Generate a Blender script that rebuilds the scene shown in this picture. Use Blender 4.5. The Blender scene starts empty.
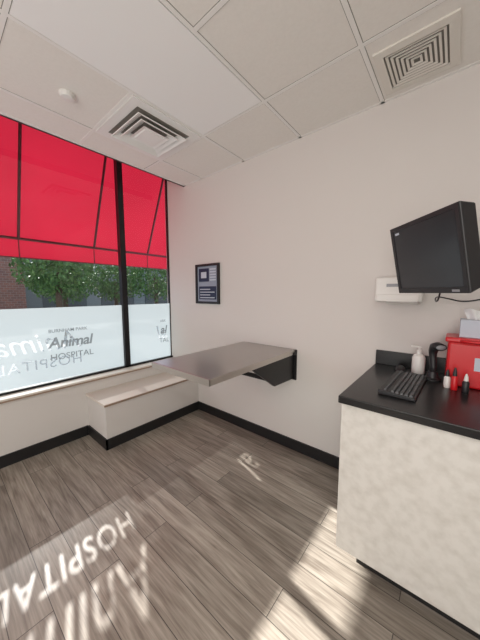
import bpy, bmesh, math, random
from mathutils import Vector, Matrix, Euler
random.seed(4)
S=bpy.context.scene
COL=S.collection

# ------------------------------------------------------------ materials
def mat(name,color,rough=0.5,metal=0.0,noise=None,bump=0.0,bscale=200,spec=0.5,emit=None,es=0):
    m=bpy.data.materials.new(name); m.use_nodes=True
    nt=m.node_tree; b=nt.nodes['Principled BSDF']
    b.inputs['Base Color'].default_value=(*color,1)
    b.inputs['Roughness'].default_value=rough
    b.inputs['Metallic'].default_value=metal
    b.inputs['Specular IOR Level'].default_value=spec
    tc=nt.nodes.new('ShaderNodeTexCoord')
    if noise:
        sc,c2,lo,hi=noise
        n=nt.nodes.new('ShaderNodeTexNoise'); n.inputs['Scale'].default_value=sc; n.inputs['Detail'].default_value=8
        r=nt.nodes.new('ShaderNodeValToRGB')
        r.color_ramp.elements[0].position=lo; r.color_ramp.elements[1].position=hi
        r.color_ramp.elements[0].color=(*color,1); r.color_ramp.elements[1].color=(*c2,1)
        nt.links.new(tc.outputs['Object'],n.inputs['Vector']); nt.links.new(n.outputs['Fac'],r.inputs['Fac'])
        nt.links.new(r.outputs['Color'],b.inputs['Base Color'])
    if bump:
        n2=nt.nodes.new('ShaderNodeTexNoise'); n2.inputs['Scale'].default_value=bscale
        bp=nt.nodes.new('ShaderNodeBump'); bp.inputs['Strength'].default_value=bump; bp.inputs['Distance'].default_value=0.002
        nt.links.new(tc.outputs['Object'],n2.inputs['Vector']); nt.links.new(n2.outputs['Fac'],bp.inputs['Height'])
        nt.links.new(bp.outputs['Normal'],b.inputs['Normal'])
    if emit:
        b.inputs['Emission Color'].default_value=(*emit,1); b.inputs['Emission Strength'].default_value=es
    return m

def mat_translucent(name,dif,tra,transp=0.0,tcol=(1,1,1),vary=0):
    m=bpy.data.materials.new(name); m.use_nodes=True; nt=m.node_tree; nt.nodes.clear()
    o=nt.nodes.new('ShaderNodeOutputMaterial')
    d=nt.nodes.new('ShaderNodeBsdfDiffuse'); d.inputs[0].default_value=(*dif,1)
    t=nt.nodes.new('ShaderNodeBsdfTranslucent'); t.inputs[0].default_value=(*tra,1)
    if vary:
        tc=nt.nodes.new('ShaderNodeTexCoord'); n=nt.nodes.new('ShaderNodeTexNoise'); n.inputs['Scale'].default_value=.9; n.inputs['Detail'].default_value=2
        mr=nt.nodes.new('ShaderNodeMapRange'); mr.inputs['From Min'].default_value=.3; mr.inputs['From Max'].default_value=.7
        mr.inputs['To Min'].default_value=1-vary; mr.inputs['To Max'].default_value=1+vary
        sc=nt.nodes.new('ShaderNodeVectorMath'); sc.operation='SCALE'; sc.inputs[0].default_value=tra
        nt.links.new(tc.outputs['Object'],n.inputs['Vector']); nt.links.new(n.outputs['Fac'],mr.inputs['Value'])
        nt.links.new(mr.outputs[0],sc.inputs['Scale']); nt.links.new(sc.outputs[0],t.inputs[0])
    a=nt.nodes.new('ShaderNodeAddShader')
    nt.links.new(d.outputs[0],a.inputs[0]); nt.links.new(t.outputs[0],a.inputs[1])
    x=nt.nodes.new('ShaderNodeMixShader'); x.inputs[0].default_value=transp
    tr=nt.nodes.new('ShaderNodeBsdfTransparent'); tr.inputs[0].default_value=(*tcol,1)
    nt.links.new(a.outputs[0],x.inputs[1]); nt.links.new(tr.outputs[0],x.inputs[2])
    nt.links.new(x.outputs[0],o.inputs[0])
    return m

def mat_glass(name):
    m=bpy.data.materials.new(name); m.use_nodes=True; nt=m.node_tree; nt.nodes.clear()
    o=nt.nodes.new('ShaderNodeOutputMaterial')
    tr=nt.nodes.new('ShaderNodeBsdfTransparent'); tr.inputs[0].default_value=(.97,.98,.98,1)
    g=nt.nodes.new('ShaderNodeBsdfGlossy'); g.inputs['Roughness'].default_value=0.0
    f=nt.nodes.new('ShaderNodeFresnel'); f.inputs[0].default_value=1.5
    x=nt.nodes.new('ShaderNodeMixShader')
    nt.links.new(f.outputs[0],x.inputs[0]); nt.links.new(tr.outputs[0],x.inputs[1]); nt.links.new(g.outputs[0],x.inputs[2])
    nt.links.new(x.outputs[0],o.inputs[0])
    return m

def mat_floor():
    m=bpy.data.materials.new('vinyl_plank'); m.use_nodes=True; nt=m.node_tree; b=nt.nodes['Principled BSDF']
    tc=nt.nodes.new('ShaderNodeTexCoord')
    br=nt.nodes.new('ShaderNodeTexBrick')
    br.offset=0.37; br.inputs['Scale'].default_value=1.0
    br.inputs['Brick Width'].default_value=1.22; br.inputs['Row Height'].default_value=0.152
    br.inputs['Mortar Size'].default_value=0.0018; br.inputs['Mortar Smooth'].default_value=0.2
    br.inputs['Color1'].default_value=(0.0,0.0,0.0,1); br.inputs['Color2'].default_value=(1,1,1,1)
    br.inputs['Mortar'].default_value=(0.5,0.5,0.5,1)
    nt.links.new(tc.outputs['Object'],br.inputs['Vector'])
    mulv=nt.nodes.new('ShaderNodeVectorMath'); mulv.operation='SCALE'; mulv.inputs['Scale'].default_value=17
    nt.links.new(br.outputs['Color'],mulv.inputs[0])
    def grain(sx,sy,dist,det):
        mp=nt.nodes.new('ShaderNodeMapping'); mp.inputs['Scale'].default_value=(sx,sy,1)
        nt.links.new(tc.outputs['Object'],mp.inputs['Vector'])
        addv=nt.nodes.new('ShaderNodeVectorMath'); addv.operation='ADD'
        nt.links.new(mp.outputs[0],addv.inputs[0]); nt.links.new(mulv.outputs[0],addv.inputs[1])
        n=nt.nodes.new('ShaderNodeTexNoise'); n.inputs['Scale'].default_value=1.0; n.inputs['Detail'].default_value=det; n.inputs['Distortion'].default_value=dist
        nt.links.new(addv.outputs[0],n.inputs['Vector']); return n
    n1=grain(1.6,15,1.8,5); n2=grain(5,100,.4,4)
    mixn=nt.nodes.new('ShaderNodeMix'); mixn.data_type='FLOAT'; mixn.inputs[0].default_value=.45
    nt.links.new(n1.outputs['Fac'],mixn.inputs[2]); nt.links.new(n2.outputs['Fac'],mixn.inputs[3])
    r=nt.nodes.new('ShaderNodeValToRGB')
    r.color_ramp.elements[0].position=.36; r.color_ramp.elements[0].color=(.165,.138,.112,1)
    r.color_ramp.elements[1].position=.64; r.color_ramp.elements[1].color=(.37,.33,.28,1)
    e=r.color_ramp.elements.new(.50); e.color=(.265,.232,.194,1)
    nt.links.new(mixn.outputs[0],r.inputs['Fac'])
    ma=nt.nodes.new('ShaderNodeMapRange'); ma.inputs['To Min'].default_value=.84; ma.inputs['To Max'].default_value=1.16
    nt.links.new(br.outputs['Color'],ma.inputs['Value'])
    sc=nt.nodes.new('ShaderNodeVectorMath'); sc.operation='SCALE'
    nt.links.new(r.outputs['Color'],sc.inputs[0]); nt.links.new(ma.outputs[0],sc.inputs['Scale'])
    mx=nt.nodes.new('ShaderNodeMix'); mx.data_type='RGBA'
    nt.links.new(br.outputs['Fac'],mx.inputs['Factor']); nt.links.new(sc.outputs[0],mx.inputs[6]); mx.inputs[7].default_value=(.05,.042,.035,1)
    nt.links.new(mx.outputs[2],b.inputs['Base Color'])
    b.inputs['Roughness'].default_value=.36; b.inputs['Specular IOR Level'].default_value=.45
    bp=nt.nodes.new('ShaderNodeBump'); bp.inputs['Strength'].default_value=.10; bp.inputs['Distance'].default_value=.002
    nt.links.new(mixn.outputs[0],bp.inputs['Height']); nt.links.new(bp.outputs[0],b.inputs['Normal'])
    return m

def mat_brick():
    m=bpy.data.materials.new('brick'); m.use_nodes=True; nt=m.node_tree; b=nt.nodes['Principled BSDF']
    tc=nt.nodes.new('ShaderNodeTexCoord')
    mp=nt.nodes.new('ShaderNodeSeparateXYZ'); cb=nt.nodes.new('ShaderNodeCombineXYZ')
    nt.links.new(tc.outputs['Object'],mp.inputs[0]); nt.links.new(mp.outputs[1],cb.inputs[0]); nt.links.new(mp.outputs[2],cb.inputs[1])
    br=nt.nodes.new('ShaderNodeTexBrick'); br.inputs['Scale'].default_value=2
    br.inputs['Color1'].default_value=(.24,.075,.05,1); br.inputs['Color2'].default_value=(.15,.05,.04,1); br.inputs['Mortar'].default_value=(.25,.18,.14,1)
    nt.links.new(cb.outputs[0],br.inputs[0]); nt.links.new(br.outputs['Color'],b.inputs['Base Color'])
    return m

M={}
M['floor']=mat_floor()
M['wall']=mat('wall_paint',(.70,.67,.64),.75,bump=.10,bscale=160)
M['tile']=mat('ceiling_tile',(.85,.825,.78),.9,noise=(60,(.82,.795,.75),.35,.75),bump=.12,bscale=260)
M['panel']=mat('light_panel_lens',(.93,.93,.92),.45,bump=.1,bscale=400)
M['tbar']=mat('grid_bar',(.87,.86,.83),.5)
M['black']=mat('black_trim',(.012,.012,.013),.45)
M['frame']=mat('window_frame_black',(.012,.012,.014),.35,.3)
M['sill']=mat('sill_laminate',(.72,.66,.59),.4)
M['silledge']=mat('sill_edge',(.32,.23,.17),.5)
M['stone']=mat('counter_laminate',(.72,.705,.66),.45,noise=(22,(.59,.57,.52),.40,.80))
M['ctop']=mat('black_countertop',(.010,.010,.011),.28,noise=(300,(.03,.03,.03),.6,.7))
M['steel']=mat('brushed_steel',(.47,.445,.42),.28,.9,bump=.08,bscale=80)
M['steeledge']=mat('steel_edge',(.6,.57,.53),.3,.85)
M['bracket']=mat('bracket_black',(.012,.012,.013),.4,.2)
M['white']=mat('white_plastic',(.80,.79,.76),.4)
M['vent']=mat('vent_white',(.86,.855,.83),.4)
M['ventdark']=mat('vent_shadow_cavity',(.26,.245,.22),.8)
M['ventb']=mat('vent_beige',(.76,.73,.67),.5)
M['mon']=mat('monitor_plastic',(.018,.018,.020),.42)
M['screen']=mat('monitor_screen',(.03,.032,.036),.22)
M['red']=mat('red_plastic',(.62,.012,.018),.3)
M['navy']=mat('navy_print',(.012,.022,.06),.5)
M['paper']=mat('paper',(.55,.60,.68),.7)
M['label']=mat('paper_dim',(.30,.34,.42),.7)
M['greyp']=mat('grey_plastic',(.30,.31,.33),.4)
M['dgrey']=mat('dark_grey_plastic',(.06,.062,.068),.4)
M['glass']=mat_glass('window_glass')
M['film']=mat_translucent('frosted_film',(.27,.29,.30),(.092,.107,.114),transp=.06)
M['lfilm']=mat_translucent('thin_letter_film',(.27,.29,.30),(.092,.107,.114),transp=.58)
M['decal']=mat_translucent('vinyl_letters',(.16,.17,.18),(.03,.034,.037),transp=.25)
M['awn']=mat_translucent('awning_fabric',(.13,.005,.012),(.088,.003,.0075),vary=.16)
M['awnrib']=mat('awning_rib',(.06,.004,.006),.5)
M['tissue']=mat_translucent('tissue',(.75,.75,.75),(.1,.1,.1))
M['concrete']=mat('concrete',(.165,.17,.175),.9,noise=(1.5,(.14,.145,.15),.3,.7))
M['brick']=mat_brick()
M['leaf']=mat('leaves',(.035,.085,.015),.7,noise=(5,(.11,.20,.045),.4,.65))
M['bark']=mat('bark',(.08,.05,.03),.9)
M['ext']=mat('siding',(.08,.08,.08),.8)
M['extw']=mat('white_siding',(.18,.18,.175),.8)

# ------------------------------------------------------------ mesh helpers
def new_obj(name,bm,m=None,parent=None,smooth=False):
    me=bpy.data.meshes.new(name); bm.normal_update(); bm.to_mesh(me); bm.free()
    ob=bpy.data.objects.new(name,me); COL.objects.link(ob)
    if m is not None:
        for mm in (m if isinstance(m,(list,tuple)) else [m]): me.materials.append(mm)
    if smooth:
        for p in me.polygons: p.use_smooth=True
    if parent: ob.parent=parent
    return ob
def bm_box(bm,a,b,mi=0,M4=None):
    x0,y0,z0=a; x1,y1,z1=b
    vs=[bm.verts.new(Vector(c)) for c in [(x0,y0,z0),(x1,y0,z0),(x1,y1,z0),(x0,y1,z0),(x0,y0,z1),(x1,y0,z1),(x1,y1,z1),(x0,y1,z1)]]
    if M4: 
        for v in vs: v.co=M4@v.co
    for f in [(0,3,2,1),(4,5,6,7),(0,1,5,4),(1,2,6,5),(2,3,7,6),(3,0,4,7)]:
        fc=bm.faces.new([vs[i] for i in f]); fc.material_index=mi
    return vs
def box(name,a,b,m,parent=None,bevel=0,seg=2):
    bm=bmesh.new(); bm_box(bm,a,b)
    ob=new_obj(name,bm,m,parent)
    if bevel:
        mod=ob.modifiers.new('bevel','BEVEL'); mod.width=bevel; mod.segments=seg; mod.limit_method='ANGLE'
    return ob
def empty(name,loc=(0,0,0),rot=(0,0,0)):
    e=bpy.data.objects.new(name,None); COL.objects.link(e); e.location=loc; e.rotation_euler=rot; e.empty_display_size=.1
    return e
def prism(name,pts,axis,t0,t1,m,parent=None,bevel=0):
    bm=bmesh.new()
    def P(p,t):
        if axis=='x': return (t,p[0],p[1])
        if axis=='y': return (p[0],t,p[1])
        return (p[0],p[1],t)
    a=[bm.verts.new(P(p,t0)) for p in pts]; b=[bm.verts.new(P(p,t1)) for p in pts]
    n=len(pts); bm.faces.new(a); bm.faces.new(b[::-1])
    for i in range(n): bm.faces.new([a[i],b[i],b[(i+1)%n],a[(i+1)%n]])
    bmesh.ops.recalc_face_normals(bm,faces=bm.faces)
    ob=new_obj(name,bm,m,parent)
    if bevel:
        mod=ob.modifiers.new('bevel','BEVEL'); mod.width=bevel; mod.segments=2; mod.limit_method='ANGLE'
    return ob
def lathe(name,prof,m,parent=None,loc=(0,0,0),seg=32,rot=None):
    bm=bmesh.new(); rings=[]
    for r,z in prof:
        rings.append([bm.verts.new((r*math.cos(2*math.pi*i/seg),r*math.sin(2*math.pi*i/seg),z)) for i in range(seg)])
    for k in range(len(rings)-1):
        for i in range(seg):
            bm.faces.new([rings[k][i],rings[k][(i+1)%seg],rings[k+1][(i+1)%seg],rings[k+1][i]])
    bm.faces.new(rings[0][::-1]); bm.faces.new(rings[-1])
    bmesh.ops.recalc_face_normals(bm,faces=bm.faces)
    ob=new_obj(name,bm,m,parent,smooth=True); ob.location=loc
    if rot: ob.rotation_euler=rot
    mod=ob.modifiers.new('es','EDGE_SPLIT'); mod.split_angle=math.radians(35)
    return ob
def keep_world(ob,parent):
    ob.parent=parent
    bpy.context.view_layer.update(); ob.matrix_parent_inverse=parent.matrix_world.inverted()
def tube(name,pts,r,m,parent=None,smooth=True,keep=False):
    cu=bpy.data.curves.new(name,'CURVE'); cu.dimensions='3D'; cu.bevel_depth=r; cu.bevel_resolution=3; cu.use_fill_caps=True
    sp=cu.splines.new('NURBS' if smooth else 'POLY'); sp.points.add(len(pts)-1)
    for p,c in zip(sp.points,pts): p.co=(*c,1)
    if smooth: sp.use_endpoint_u=True; sp.order_u=3
    tmp=bpy.data.objects.new(name,cu); COL.objects.link(tmp)
    bpy.context.view_layer.update()
    me=bpy.data.meshes.new_from_object(tmp.evaluated_get(bpy.context.evaluated_depsgraph_get()))
    bpy.data.objects.remove(tmp)
    ob=bpy.data.objects.new(name,me); COL.objects.link(ob); me.materials.clear(); me.materials.append(m)
    for p in me.polygons: p.use_smooth=True
    if parent:
        if keep: keep_world(ob,parent)
        else: ob.parent=parent
    return ob

H=2.74; XW=-.40; Y0=-4.2; X1=4.4
# ------------------------------------------------------------ room shell
box('floor',(-.30,Y0,-.06),(X1,0,0),M['floor'])
box('wall_right',(-.46,0,-.06),(X1,.12,3.15),M['wall'])
box('wall_window',(-.46,Y0,-.06),(-.285,0,.555),M['wall'])
box('wall_back',(X1,Y0,-.06),(X1+.1,.12,H+.1),M['wall'])
box('wall_left',(-.46,Y0-.1,-.06),(X1+.1,Y0,3.15),M['wall'])
box('ceiling',(-.05,Y0,H),(X1,0,H+.05),M['tile'])
bm=bmesh.new(); bm_box(bm,(-.045,Y0,H+.05),(-.03,0,3.05)); bm_box(bm,(-.46,Y0,3.05),(-.03,0,3.15))
new_obj('trim_window_pocket',bm,M['wall'])
box('trim_ceiling_edge',(-.062,Y0,H-.008),(-.05,0,H+.05),M['black'])
GX=[.26,.87,1.475,2.085,2.695,3.305,3.915]; GY=[-.53,-1.14,-1.75,-2.36,-2.97,-3.58]
bm=bmesh.new(); w=.011
for x in GX: bm_box(bm,(x-w,Y0,H-.003),(x+w,0,H+.001))
for y in GY:
    segs=[(-.05,.87),(1.475,X1)] if y in(-1.14,) else [(-.05,X1)]
    for s in segs: bm_box(bm,(s[0],y-w,H-.0028),(s[1],y+w,H+.001))
bm_box(bm,(-.05,-.02,H-.003),(X1,0,H+.001)); bm_box(bm,(-.05,Y0,H-.003),(-.025,0,H+.001))
new_obj('trim_ceiling_grid',bm,M['tbar'])
bm=bmesh.new()
for x in GX:
    for s in(-1,1): bm_box(bm,(x+s*(w+.0015)-.0015,Y0,H-.0008),(x+s*(w+.0015)+.0015,0,H+.001))
for y in GY:
    for s in(-1,1): bm_box(bm,(-.05 if y!=-1.14 else 1.475,y+s*(w+.0015)-.0015,H-.0008),(X1,y+s*(w+.0015)+.0015,H+.001))
new_obj('trim_ceiling_reveal',bm,M['ventdark'])
lf=empty('ceiling_light_fixture')
box('lens_panel',(.885,-1.735,H-.004),(1.46,-.545,H+.002),M['panel'],lf)
def sq_ring(bm,cx,cy,ho,hi,zo,zi,mi=0):
    o=[bm.verts.new((cx+sx*ho,cy+sy*ho,zo)) for sx,sy in((-1,-1),(1,-1),(1,1),(-1,1))]
    i=[bm.verts.new((cx+sx*hi,cy+sy*hi,zi)) for sx,sy in((-1,-1),(1,-1),(1,1),(-1,1))]
    for k in range(4):
        f=bm.faces.new([o[k],o[(k+1)%4],i[(k+1)%4],i[k]]); f.material_index=mi
    return o,i
cx,cy=.565,-.835
bm=bmesh.new()
sq_ring(bm,cx,cy,.292,.225,H-.010,H-.010)
sq_ring(bm,cx,cy,.292,.292,H-.010,H+.0)
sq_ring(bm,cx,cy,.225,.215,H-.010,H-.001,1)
for ho,hi in((.212,.158),(.162,.105)):
    sq_ring(bm,cx,cy,ho,hi,H-.034,H-.004); sq_ring(bm,cx,cy,ho,ho-.004,H-.034,H-.038); sq_ring(bm,cx,cy,ho-.004,hi,H-.038,H-.008)
sq_ring(bm,cx,cy,.112,.085,H-.040,H-.034); sq_ring(bm,cx,cy,.085,.080,H-.034,H-.040); sq_ring(bm,cx,cy,.080,.001,H-.040,H-.040)
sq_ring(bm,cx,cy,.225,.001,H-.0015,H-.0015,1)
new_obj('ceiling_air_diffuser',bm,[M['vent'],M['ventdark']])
cx,cy=2.30,-.255
bm=bmesh.new()
sq_ring(bm,cx,cy,.182,.140,H-.010,H-.012); sq_ring(bm,cx,cy,.182,.182,H-.010,H); sq_ring(bm,cx,cy,.140,.140,H-.012,H)
k=.140
while k>.018:
    sq_ring(bm,cx,cy,k-.009,k-.021,H-.012,H-.008); sq_ring(bm,cx,cy,k-.009,k-.011,H-.012,H-.003)
    k-=.021
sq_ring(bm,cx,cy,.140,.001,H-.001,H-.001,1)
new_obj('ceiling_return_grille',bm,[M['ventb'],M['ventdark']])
lathe('smoke_detector',[(.002,0),(.045,0),(.045,-.012),(.036,-.026),(.012,-.03),(.002,-.03)],M['white'],loc=(.53,-1.40,H))

bh=.10
box('baseboard_right',(.145,-.014,0),(2.19,0,bh),M['black'])
box('baseboard_window',(-.285,Y0,0),(-.271,-1.134,bh),M['black'])
bn=empty('window_bench')
BX=.155
box('bench_body',(-.284,-1.12,0),(BX-.015,-.001,.415),M['wall'],bn)
box('bench_top',(-.284,-1.135,.415),(BX,-.001,.44),M['sill'],bn,.003)
bm=bmesh.new(); bm_box(bm,(-.27,-1.134,0),(BX-.001,-1.12,bh)); bm_box(bm,(BX-.015,-1.134,0),(BX-.001,-.001,bh))
new_obj('bench_baseboard',bm,M['black'],bn)
box('bench_edge_strip',(BX+.0005,-1.136,.418),(BX+.0025,-.001,.436),M['silledge'],bn)
box('trim_window_sill',(-.39,Y0,.555),(-.255,-.001,.585),M['sill'],None,.004)
box('trim_sill_edge',(-.2545,Y0,.556),(-.2525,-.001,.570),M['silledge'])
# ------------------------------------------------------------ window
win=empty('window_1')
bm=bmesh.new()
zb,zt=.585,3.04
fx0,fx1=-.44,-.375
for y in(-.63,-2.55): bm_box(bm,(fx0,y-.030,zb),(fx1,y+.030,zt))
bm_box(bm,(fx0,-.010,zb),(-.40,-.001,zt)); bm_box(bm,(fx0,Y0,zb),(fx1,Y0+.04,zt))
bm_box(bm,(fx0,Y0,zb),(fx1,-.001,zb+.022)); bm_box(bm,(fx0,Y0,zt-.03),(fx1,-.001,zt))
new_obj('window_frame',bm,M['frame'],win)
panes=[(-.60,-.010),(-2.515,-.66),(Y0+.04,-2.585)]
for i,(a,b) in enumerate(panes):
    bm=bmesh.new(); v=[bm.verts.new(c) for c in((-.41,a,zb+.02),(-.41,b,zb+.02),(-.41,b,zt-.03),(-.41,a,zt-.03))]; bm.faces.new(v)
    new_obj('glass_pane_%d'%(i+1),bm,M['glass'],win)

def text_curve(body,size,shear=0,bold=0,space=1.0):
    cu=bpy.data.curves.new('t','FONT'); cu.body=body; cu.size=size; cu.shear=shear; cu.offset=bold; cu.space_character=space
    ob=bpy.data.objects.new('t',cu); COL.objects.link(ob); bpy.context.view_layer.update()
    return ob
def film(name,ya,yb,za,zb_,texts,x):
    new=bpy.data.curves.new(name,'CURVE'); new.dimensions='2D'; new.fill_mode='BOTH'; new.resolution_u=6
    let=bpy.data.curves.new(name+'l','CURVE'); let.dimensions='2D'; let.fill_mode='BOTH'; let.resolution_u=6
    sp=new.splines.new('POLY'); sp.points.add(3)
    for p,c in zip(sp.points,((-yb,za),(-ya,za),(-ya,zb_),(-yb,zb_))): p.co=(c[0],c[1],0,1)
    sp.use_cyclic_u=True
    for body,size,u,v,shear,bold,space in texts:
        ob=text_curve(body,size,shear,bold,space)
        src=ob.to_curve(bpy.context.evaluated_depsgraph_get())
        for s in src.splines:
            if s.type=='BEZIER':
                pts=[bp for bp in s.bezier_points]
                for tgt in(new,let):
                    ns=tgt.splines.new('BEZIER'); ns.bezier_points.add(len(pts)-1); ns.use_cyclic_u=True; ns.resolution_u=6
                    for q,bp in zip(ns.bezier_points,pts):
                        q.handle_left_type='FREE'; q.handle_right_type='FREE'
                        o=Vector((u,v,0)); q.co=bp.co+o; q.handle_left=bp.handle_left+o; q.handle_right=bp.handle_right+o
        ob.to_curve_clear(); bpy.data.objects.remove(ob)
    for cu,nm,mt in((new,name,M['film']),(let,name.replace('frosted_film','letter_film'),M['lfilm'])):
        if not len(cu.splines): continue
        tmp=bpy.data.objects.new(nm,cu); COL.objects.link(tmp); bpy.context.view_layer.update()
        me=bpy.data.meshes.new_from_object(tmp.evaluated_get(bpy.context.evaluated_depsgraph_get()))
        bpy.data.objects.remove(tmp)
        for v in me.vertices:
            u,w_=v.co.x,v.co.y; v.co=(x,-u,w_)
        me.materials.clear(); me.materials.append(mt)
        ob=bpy.data.objects.new(nm,me); COL.objects.link(ob); ob.parent=win
ZF=1.32
film('frosted_film_1',-.60,-.010,.607,ZF,[('al',.25,.05,.86,.2,.010,.95)],-.405)
film('frosted_film_2',-2.515,-.66,.607,ZF,[('HOSPITAL',.135,1.10,.745,0,.002,1.12),('Animal',.26,1.10,.91,.25,.007,1.0)],-.405)
film('frosted_film_3',Y0+.04,-2.585,.607,ZF,[],-.405)
def decal(name,body,size,y,z,shear=0,bold=0,space=1):
    ob=text_curve(body,size,shear,bold,space)
    me=bpy.data.meshes.new_from_object(ob.evaluated_get(bpy.context.evaluated_depsgraph_get())); bpy.data.objects.remove(ob)
    for v in me.vertices: v.co=(-.398,y+v.co.x,z+v.co.y)
    me.materials.clear(); me.materials.append(M['decal'])
    o=bpy.data.objects.new(name,me); COL.objects.link(o); o.parent=win
decal('letters_top','BURNHAM PARK',.045,-1.38,1.08,0,.0005,1.0)
decal('letters_main','Animal',.145,-1.39,.93,.2,.003,.95)
decal('letters_bottom','HOSPITAL',.085,-1.38,.81,0,.0005,1.0)
decal('letters_top_b','ARK',.045,-.17,1.08,0,.0005)
decal('letters_main_b','al',.145,-.17,.93,.2,.003)
decal('letters_bottom_b','TAL',.085,-.19,.81,0,.0005)

# ------------------------------------------------------------ awning
aw=empty('window_awning')
xa,zs,zv=-1.05,2.03,1.835; xt,ztp=-.47,3.25
bm=bmesh.new()
ya,yb=Y0-.5,1.2
n=48
rows=[]
for j in range(9):
    t=j/8; rows.append((xt+(xa-xt)*t,ztp+(zs-ztp)*t,math.sin(math.pi*t)))
rows.append((xa,zv,0))
def sag(y,s):
    ph=((y-.065)/.745)%1.0
    return -.018*math.sin(math.pi*ph)*s
grid=[[bm.verts.new((px-sag(ya+(yb-ya)*i/n,s)*-1,ya+(yb-ya)*i/n,pz+sag(ya+(yb-ya)*i/n,s))) for i in range(n+1)] for px,pz,s in rows]
for r in range(len(rows)-1):
    for i in range(n): bm.faces.new([grid[r][i],grid[r][i+1],grid[r+1][i+1],grid[r+1][i]])
new_obj('fabric',bm,M['awn'],aw,True)
for k in range(-1,7):
    y=.065-.745*k
    tube('rib_%d'%(k+2),[(xt+.02,y,ztp),(xa+.015,y,zs)],.013,M['awnrib'],aw,False)
    tube('valance_seam_%d'%(k+2),[(xa+.006,y,zs),(xa+.006,y,zv)],.005,M['awnrib'],aw,False)
tube('front_bar',[(xa+.015,ya,zs),(xa+.015,yb,zs)],.014,M['awnrib'],aw,False)
tube('hem',[(xa,ya,zv),(xa,yb,zv)],.006,M['awnrib'],aw,False)

# ------------------------------------------------------------ exterior
box('street_ground',(-40,-30,-.2),(-.47,30,-.08),M['concrete'])
bb=empty('brick_building')
box('brick_walls',(-20,-16,-.08),(-16,1.4,3.5),M['brick'],bb)
for k in range(4): box('facade_window_%d'%k,(-16.0,-14+k*3.6,1),(-15.97,-12.5+k*3.6,2.8),M['ext'],bb)
gb=empty('garage_building')
box('garage_walls',(-22,1.6,-.08),(-18,18,3.6),M['extw'],gb)
for k in range(4): box('garage_door_%d'%k,(-18.0,2.6+k*3.6,0),(-17.96,5.2+k*3.6,2.2),M['ext'],gb)
def tree(name,loc,r,hc,nl=1800):
    e=empty(name)
    lathe('trunk',[(.16,-.08),(.11,.5),(.09,hc)],M['bark'],e,loc=(loc[0],loc[1],0),seg=12)
    bm=bmesh.new()
    for i in range(nl):
        d=Vector((random.gauss(0,1),random.gauss(0,1),random.gauss(0,1))).normalized()*r*random.uniform(.45,1)
        d.z*=.75
        c=Vector((loc[0],loc[1],hc))+d
        s=random.uniform(.05,.12); R=Euler((random.uniform(0,6),random.uniform(0,6),random.uniform(0,6))).to_matrix()
        vs=[bm.verts.new(c+R@Vector(p)*s) for p in((-1,0,0),(0,-.5,0.1),(1,0,0),(0,.5,.1))]
        bm.faces.new(vs)
    new_obj('foliage',bm,M['leaf'],e)
tree('tree',(-8.2,.85,0),1.25,2.25,2200)
tree('tree',(-9.6,5.6,0),1.7,2.3,2600)
tree('tree',(-11.5,2.0,0),1.3,1.9)
tree('tree',(-12.0,4.6,0),1.5,2.1,2400)

# ------------------------------------------------------------ folding exam table
tb=empty('folding_exam_table')
tz=.955
box('table_top',(.87,-1.065,tz-.022),(1.475,-.012,tz),M['steel'],tb,.004)
bm=bmesh.new()
bm_box(bm,(.868,-1.067,tz-.042),(.876,-.012,tz-.002)); bm_box(bm,(1.469,-1.067,tz-.042),(1.477,-.012,tz-.002)); bm_box(bm,(.868,-1.069,tz-.042),(1.477,-1.059,tz-.002))
new_obj('table_lip',bm,M['steeledge'],tb)
box('wall_plate',(.93,-.014,tz-.28),(1.49,-.001,tz-.002),M['bracket'],tb)
box('hinge_rail',(.90,-.05,tz-.045),(1.49,-.012,tz-.022),M['bracket'],tb)
for k,x in enumerate((.95,1.44)):
    prism('support_arm_%d'%(k+1),[(-.014,tz-.024),(-.62,tz-.024),(-.62,tz-.055),(-.33,tz-.255),(-.014,tz-.27)],'x',x,x+.026,M['bracket'],tb,.003)
box('cross_bar',(.95,-.30,tz-.24),(1.462,-.27,tz-.21),M['bracket'],tb)

# ------------------------------------------------------------ picture frame
pf=empty('framed_poster')
fx0,fx1,fz0,fz1=.15,.535,1.335,1.79
bm=bmesh.new(); t=.026
bm_box(bm,(fx0,-.028,fz0),(fx0+t,-.001,fz1)); bm_box(bm,(fx1-t,-.028,fz0),(fx1,-.001,fz1))
bm_box(bm,(fx0+t,-.028,fz0),(fx1-t,-.001,fz0+t)); bm_box(bm,(fx0+t,-.028,fz1-t),(fx1-t,-.001,fz1))
new_obj('frame',bm,M['black'],pf)
box('print',(fx0+t,-.012,fz0+t),(fx1-t,-.004,fz1-t),M['label'],pf)
bm=bmesh.new()
bm_box(bm,(fx0+.05,-.0145,fz1-.20),(fx0+.22,-.012,fz1-.05)); bm_box(bm,(fx0+.05,-.0145,fz0+.05),(fx0+.335,-.012,fz0+.20))
new_obj('print_blocks',bm,M['navy'],pf)
bm=bmesh.new()
for r in range(4): bm_box(bm,(fx0+.07,-.0165,fz0+.065+r*.032),(fx0+(.24 if r%2 else .31),-.0145,fz0+.075+r*.032))
for r in range(5): bm_box(bm,(fx0+.235,-.0145,fz1-.19+r*.03),(fx0+.33,-.012,fz1-.175+r*.03))
bm_box(bm,(fx0+.09,-.0165,fz1-.16),(fx0+.18,-.0145,fz1-.09))
new_obj('print_text',bm,M['paper'],pf)

# ------------------------------------------------------------ cabinet & countertop
cb=empty('base_cabinet')
cx0,cy0,cz=2.13,-.80,.948
box('cabinet_body',(cx0+.012,cy0+.02,.105),(4.0,-.001,cz-.038),M['stone'],cb,.002)
box('toe_kick',(cx0+.10,cy0+.10,0),(4.0,-.001,.105),M['black'],cb)
box('countertop',(cx0,cy0,cz-.038),(4.0,-.001,cz),M['ctop'],cb,.004)
box('counter_backsplash',(cx0,-.022,cz),(4.0,-.001,cz+.10),M['ctop'],None,.003)
cz+=.0005

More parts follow.
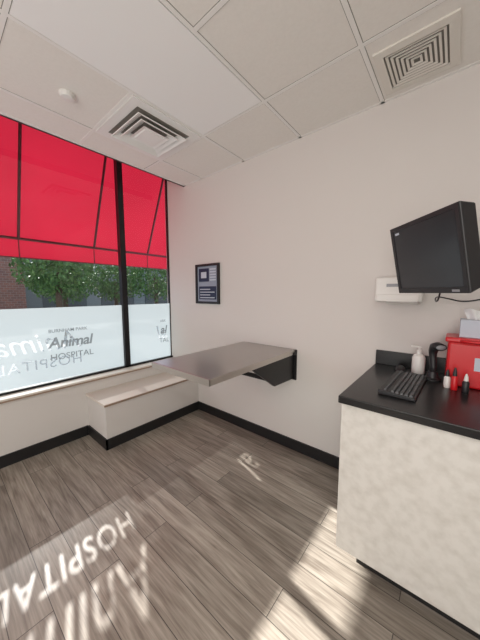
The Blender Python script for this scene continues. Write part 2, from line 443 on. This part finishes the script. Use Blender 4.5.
# ------------------------------------------------------------ wall dispenser
wd=empty('glove_dispenser')
box('housing',(2.12,-.11,1.40),(2.39,0,1.565),M['white'],wd,.012,3)
box('front_lip',(2.135,-.122,1.405),(2.375,-.108,1.45),M['white'],wd,.004)
prism('tray',[(-.11,1.40),(-.15,1.415),(-.15,1.405),(-.11,1.385),(-.02,1.385),(-.02,1.40)],'x',2.20,2.37,M['white'],wd)
box('slot',(2.19,-.1135,1.50),(2.32,-.108,1.52),M['greyp'],wd)

# ------------------------------------------------------------ monitor on its wall arm
mo=empty('computer_monitor',(2.446,-.658,1.625),(math.radians(12),0,math.radians(-50.2)))
W,Hh=.42,.335
bm=bmesh.new(); t=.02
vs=bm_box(bm,(-W/2,-.02,-Hh/2),(W/2,.045,Hh/2))
for v in vs:
    if v.co.y>0: v.co.x*=.95; v.co.z*=.90
ob=new_obj('housing',bm,M['mon'],mo); md=ob.modifiers.new('b','BEVEL'); md.width=.006; md.segments=3
bm=bmesh.new()
a=.02
bm_box(bm,(-W/2+.003,-.025,-Hh/2+.003),(-W/2+a,-.0195,Hh/2-.003)); bm_box(bm,(W/2-a,-.025,-Hh/2+.003),(W/2-.003,-.0195,Hh/2-.003))
bm_box(bm,(-W/2+a,-.025,Hh/2-a),(W/2-a,-.0195,Hh/2-.003)); bm_box(bm,(-W/2+a,-.025,-Hh/2+.003),(W/2-a,-.0195,-Hh/2+.026))
new_obj('bezel',bm,M['mon'],mo)
box('screen',(-W/2+a,-.0215,-Hh/2+.026),(W/2-a,-.0198,Hh/2-a),M['screen'],mo)
box('badge',(-W/2+.035,-.0222,Hh/2-.042),(-W/2+.065,-.0212,Hh/2-.032),M['paper'],mo)
box('label',(W/2-.075,-.0262,-Hh/2+.009),(W/2-.04,-.0248,-Hh/2+.018),M['greyp'],mo)
box('back_bulge',(-.13,.04,-.11),(.13,.075,.11),M['mon'],mo,.012,3)
box('vesa_plate',(-.05,.075,-.05),(.05,.087,.05),M['bracket'],mo)
tube('arm_upper',[(2.525,-.60,1.605),(2.62,-.45,1.61),(2.80,-.28,1.61)],.018,M['bracket'],mo,False,True)
tube('arm_lower',[(2.80,-.28,1.59),(2.74,-.02,1.59)],.02,M['bracket'],mo,False,True)
el=lathe('elbow',[(.03,-.04),(.03,.04)],M['bracket'],None,loc=(2.80,-.28,1.60),seg=20); keep_world(el,mo)
mp_=box('mount_plate',(2.69,-.03,1.50),(2.79,-.001,1.68),M['bracket'],None,.004); keep_world(mp_,mo)
tube('cable',[(2.50,-.58,1.53),(2.49,-.50,1.43),(2.47,-.35,1.41),(2.46,-.2,1.44),(2.50,-.06,1.43),(2.60,-.012,1.40),(2.74,-.012,1.45),(2.74,-.012,1.52)],.004,M['bracket'],mo,True,True)

# ------------------------------------------------------------ keyboard
kb=empty('keyboard',(2.365,-.43,cz),(0,0,math.radians(88)))
prism('keyboard_base',[(-.08,0),(.08,0),(.08,.024),(-.08,.014)],'x',-.22,.22,M['mon'],kb,.003)
bm=bmesh.new()
def key(x,y,wd_,hd=.0145):
    z=.0145+(y+.08)/.16*.010
    vs=bm_box(bm,(x,y,z),(x+wd_,y+hd,z+.008))
    for v in vs[4:]:
        v.co.x+= .0018 if v.co.x<x+wd_/2 else -.0018; v.co.y+= .0015 if v.co.y<y+hd/2 else -.0015
for r in range(5):
    for c in range(15): 
        if r==0 and 4<=c<=9: continue
        key(-.212+c*.0192,-.068+r*.0195,.0165)
    for c in range(3): key(.085+c*.0192-.005,-.068+r*.0195,.0165)
    for c in range(4): key(.14+c*.0188,-.068+r*.0195,.0160)
key(-.212+4*.0192,-.068,.0192*6-.003)
for c in range(19): key(-.212+c*.0222,.044,.0165,.012)
new_obj('keys',bm,M['dgrey'],kb)
bm=bmesh.new(); bmesh.ops.create_uvsphere(bm,u_segments=24,v_segments=14,radius=1)
for v in bm.verts:
    v.co=Vector((v.co.x*.032,v.co.y*.055,max(v.co.z,-.2)*.030+.006))
ms=new_obj('computer_mouse',bm,M['mon'],None,True); ms.location=(2.30,-.12,cz+.0005); ms.rotation_euler=(0,0,.2)

wb=empty('soap_bottle',(2.395,-.10,cz))
lathe('bottle',[(.001,0),(.034,0),(.036,.006),(.036,.10),(.030,.115),(.014,.125),(.014,.135),(.001,.135)],M['white'],wb)
lathe('pump_collar',[(.001,.135),(.016,.135),(.016,.15),(.005,.152),(.005,.165),(.001,.165)],M['white'],wb,seg=20)
box('pump_spout',(-.045,-.008,.163),(.012,.008,.174),M['white'],wb,.003)
sc=empty('barcode_scanner',(2.475,-.20,cz),(0,0,math.radians(35)))
lathe('stand_base',[(.001,0),(.045,0),(.045,.008),(.030,.016),(.022,.05),(.001,.05)],M['mon'],sc,seg=28)
def loft(name,secs,m,parent):
    bm=bmesh.new(); rings=[]; N=20
    for (cy_,cz_,ry,rx,tilt) in secs:
        ring=[]
        for i in range(N):
            t=2*math.pi*i/N
            ring.append(bm.verts.new((rx*math.cos(t),cy_+ry*math.sin(t)*math.cos(tilt),cz_+ry*math.sin(t)*math.sin(tilt))))
        rings.append(ring)
    for k in range(len(rings)-1):
        for i in range(N): bm.faces.new([rings[k][i],rings[k][(i+1)%N],rings[k+1][(i+1)%N],rings[k+1][i]])
    bm.faces.new(rings[0][::-1]); bm.faces.new(rings[-1])
    bmesh.ops.recalc_face_normals(bm,faces=bm.faces)
    return new_obj(name,bm,m,parent,True)
loft('scanner_body',[(-.005,.03,.016,.014,0),(.0,.08,.018,.016,.05),(.008,.13,.020,.018,.15),(.012,.165,.024,.022,.5),(.0,.195,.026,.027,1.0),(-.025,.205,.024,.031,1.4),(-.055,.203,.019,.033,1.6)],M['mon'],sc)
loft('scan_window',[(-.0552,.203,.014,.027,1.6),(-.0575,.203,.012,.025,1.6)],M['greyp'],sc)
rc=empty('sharps_container',(2.65,-.17,cz))
prism('bin',[(-.115,-.09),(.115,-.09),(.12,.09),(-.12,.09)],'z',0,.245,M['red'],rc,.012)
prism('lid',[(-.128,-.098),(.128,-.098),(.128,.098),(-.128,.098)],'z',.243,.27,M['red'],rc,.008)
tube('lid_handle',[(-.06,-.099,.256),(-.05,-.125,.256),(.05,-.125,.256),(.06,-.099,.256)],.006,M['red'],rc,True)
box('label',(.0,-.0925,.10),(.08,-.0895,.17),M['paper'],rc)
tx=empty('tissue_box',(2.645,-.17,cz+.2705))
box('carton',(-.065,-.06,0),(.065,.06,.095),M['paper'],tx,.002)
bm=bmesh.new()
g=[]
for i in range(9):
    row=[]
    for j in range(5):
        a=i/8; b=j/4
        row.append(bm.verts.new(((a-.5)*.07*(1+b*.6),math.sin(a*9+b*2)*.012*(1+b),.093+b*.055+math.sin(a*7)*.008*b)))
    g.append(row)
for i in range(8):
    for j in range(4): bm.faces.new([g[i][j],g[i+1][j],g[i+1][j+1],g[i][j+1]])
new_obj('tissue',bm,M['tissue'],tx,True)
for k,(x,y,m,h) in enumerate([(2.575,-.33,'red',.12),(2.62,-.35,'mon',.10),(2.545,-.31,'white',.10)]):
    e=empty('dropper_bottle',(x,y,cz))
    lathe('bottle_body',[(.001,0),(.014,0),(.015,.004),(.015,h*.55),(.008,h*.65),(.001,h*.65)],M[m],e,seg=20)
    lathe('bottle_cap',[(.001,h*.63),(.010,h*.63),(.008,h*.85),(.003,h),(.001,h)],M['mon' if m!='mon' else 'white'],e,seg=20)

# ------------------------------------------------------------ lights
sun=bpy.data.lights.new('sun','SUN'); sun.energy=20; sun.angle=math.radians(.7); sun.color=(1,.97,.93)
so=bpy.data.objects.new('sun',sun); COL.objects.link(so)
d=Vector((1,-.17,-.55)).normalized(); so.rotation_euler=d.to_track_quat('-Z','Y').to_euler()
w=bpy.data.worlds.new('World'); S.world=w; w.use_nodes=True
bg=w.node_tree.nodes['Background']; bg.inputs[0].default_value=(.62,.80,1,1); bg.inputs[1].default_value=1.5
def area(name,loc,target,sx,sy,e,col=(1,.975,.935)):
    l=bpy.data.lights.new(name,'AREA'); l.shape='RECTANGLE'; l.size=sx; l.size_y=sy; l.energy=e; l.color=col
    o=bpy.data.objects.new(name,l); COL.objects.link(o); o.location=loc
    o.rotation_euler=(Vector(target)-Vector(loc)).to_track_quat('-Z','Y').to_euler()
area('fill_back',(2.2,-3.9,1.5),(1.2,0,2.05),2.6,1.8,52)  # unseen fill lamp added behind the camera to brighten wall and ceiling
area('fill_overhead',(3.2,-2.9,2.70),(3.2,-2.9,0),1.2,.6,22)  # extra overhead fill, added out of view to lift the room brightness

# ------------------------------------------------------------ camera
cam=bpy.data.cameras.new('camera'); co=bpy.data.objects.new('camera',cam); COL.objects.link(co)
co.location=(2.55,-2.075,1.46); co.rotation_euler=(math.radians(84),0,math.radians(39.8))
cam.sensor_fit='VERTICAL'; cam.sensor_height=36; cam.lens=14.5; cam.clip_start=.02
S.camera=co
S.view_settings.view_transform='Standard'
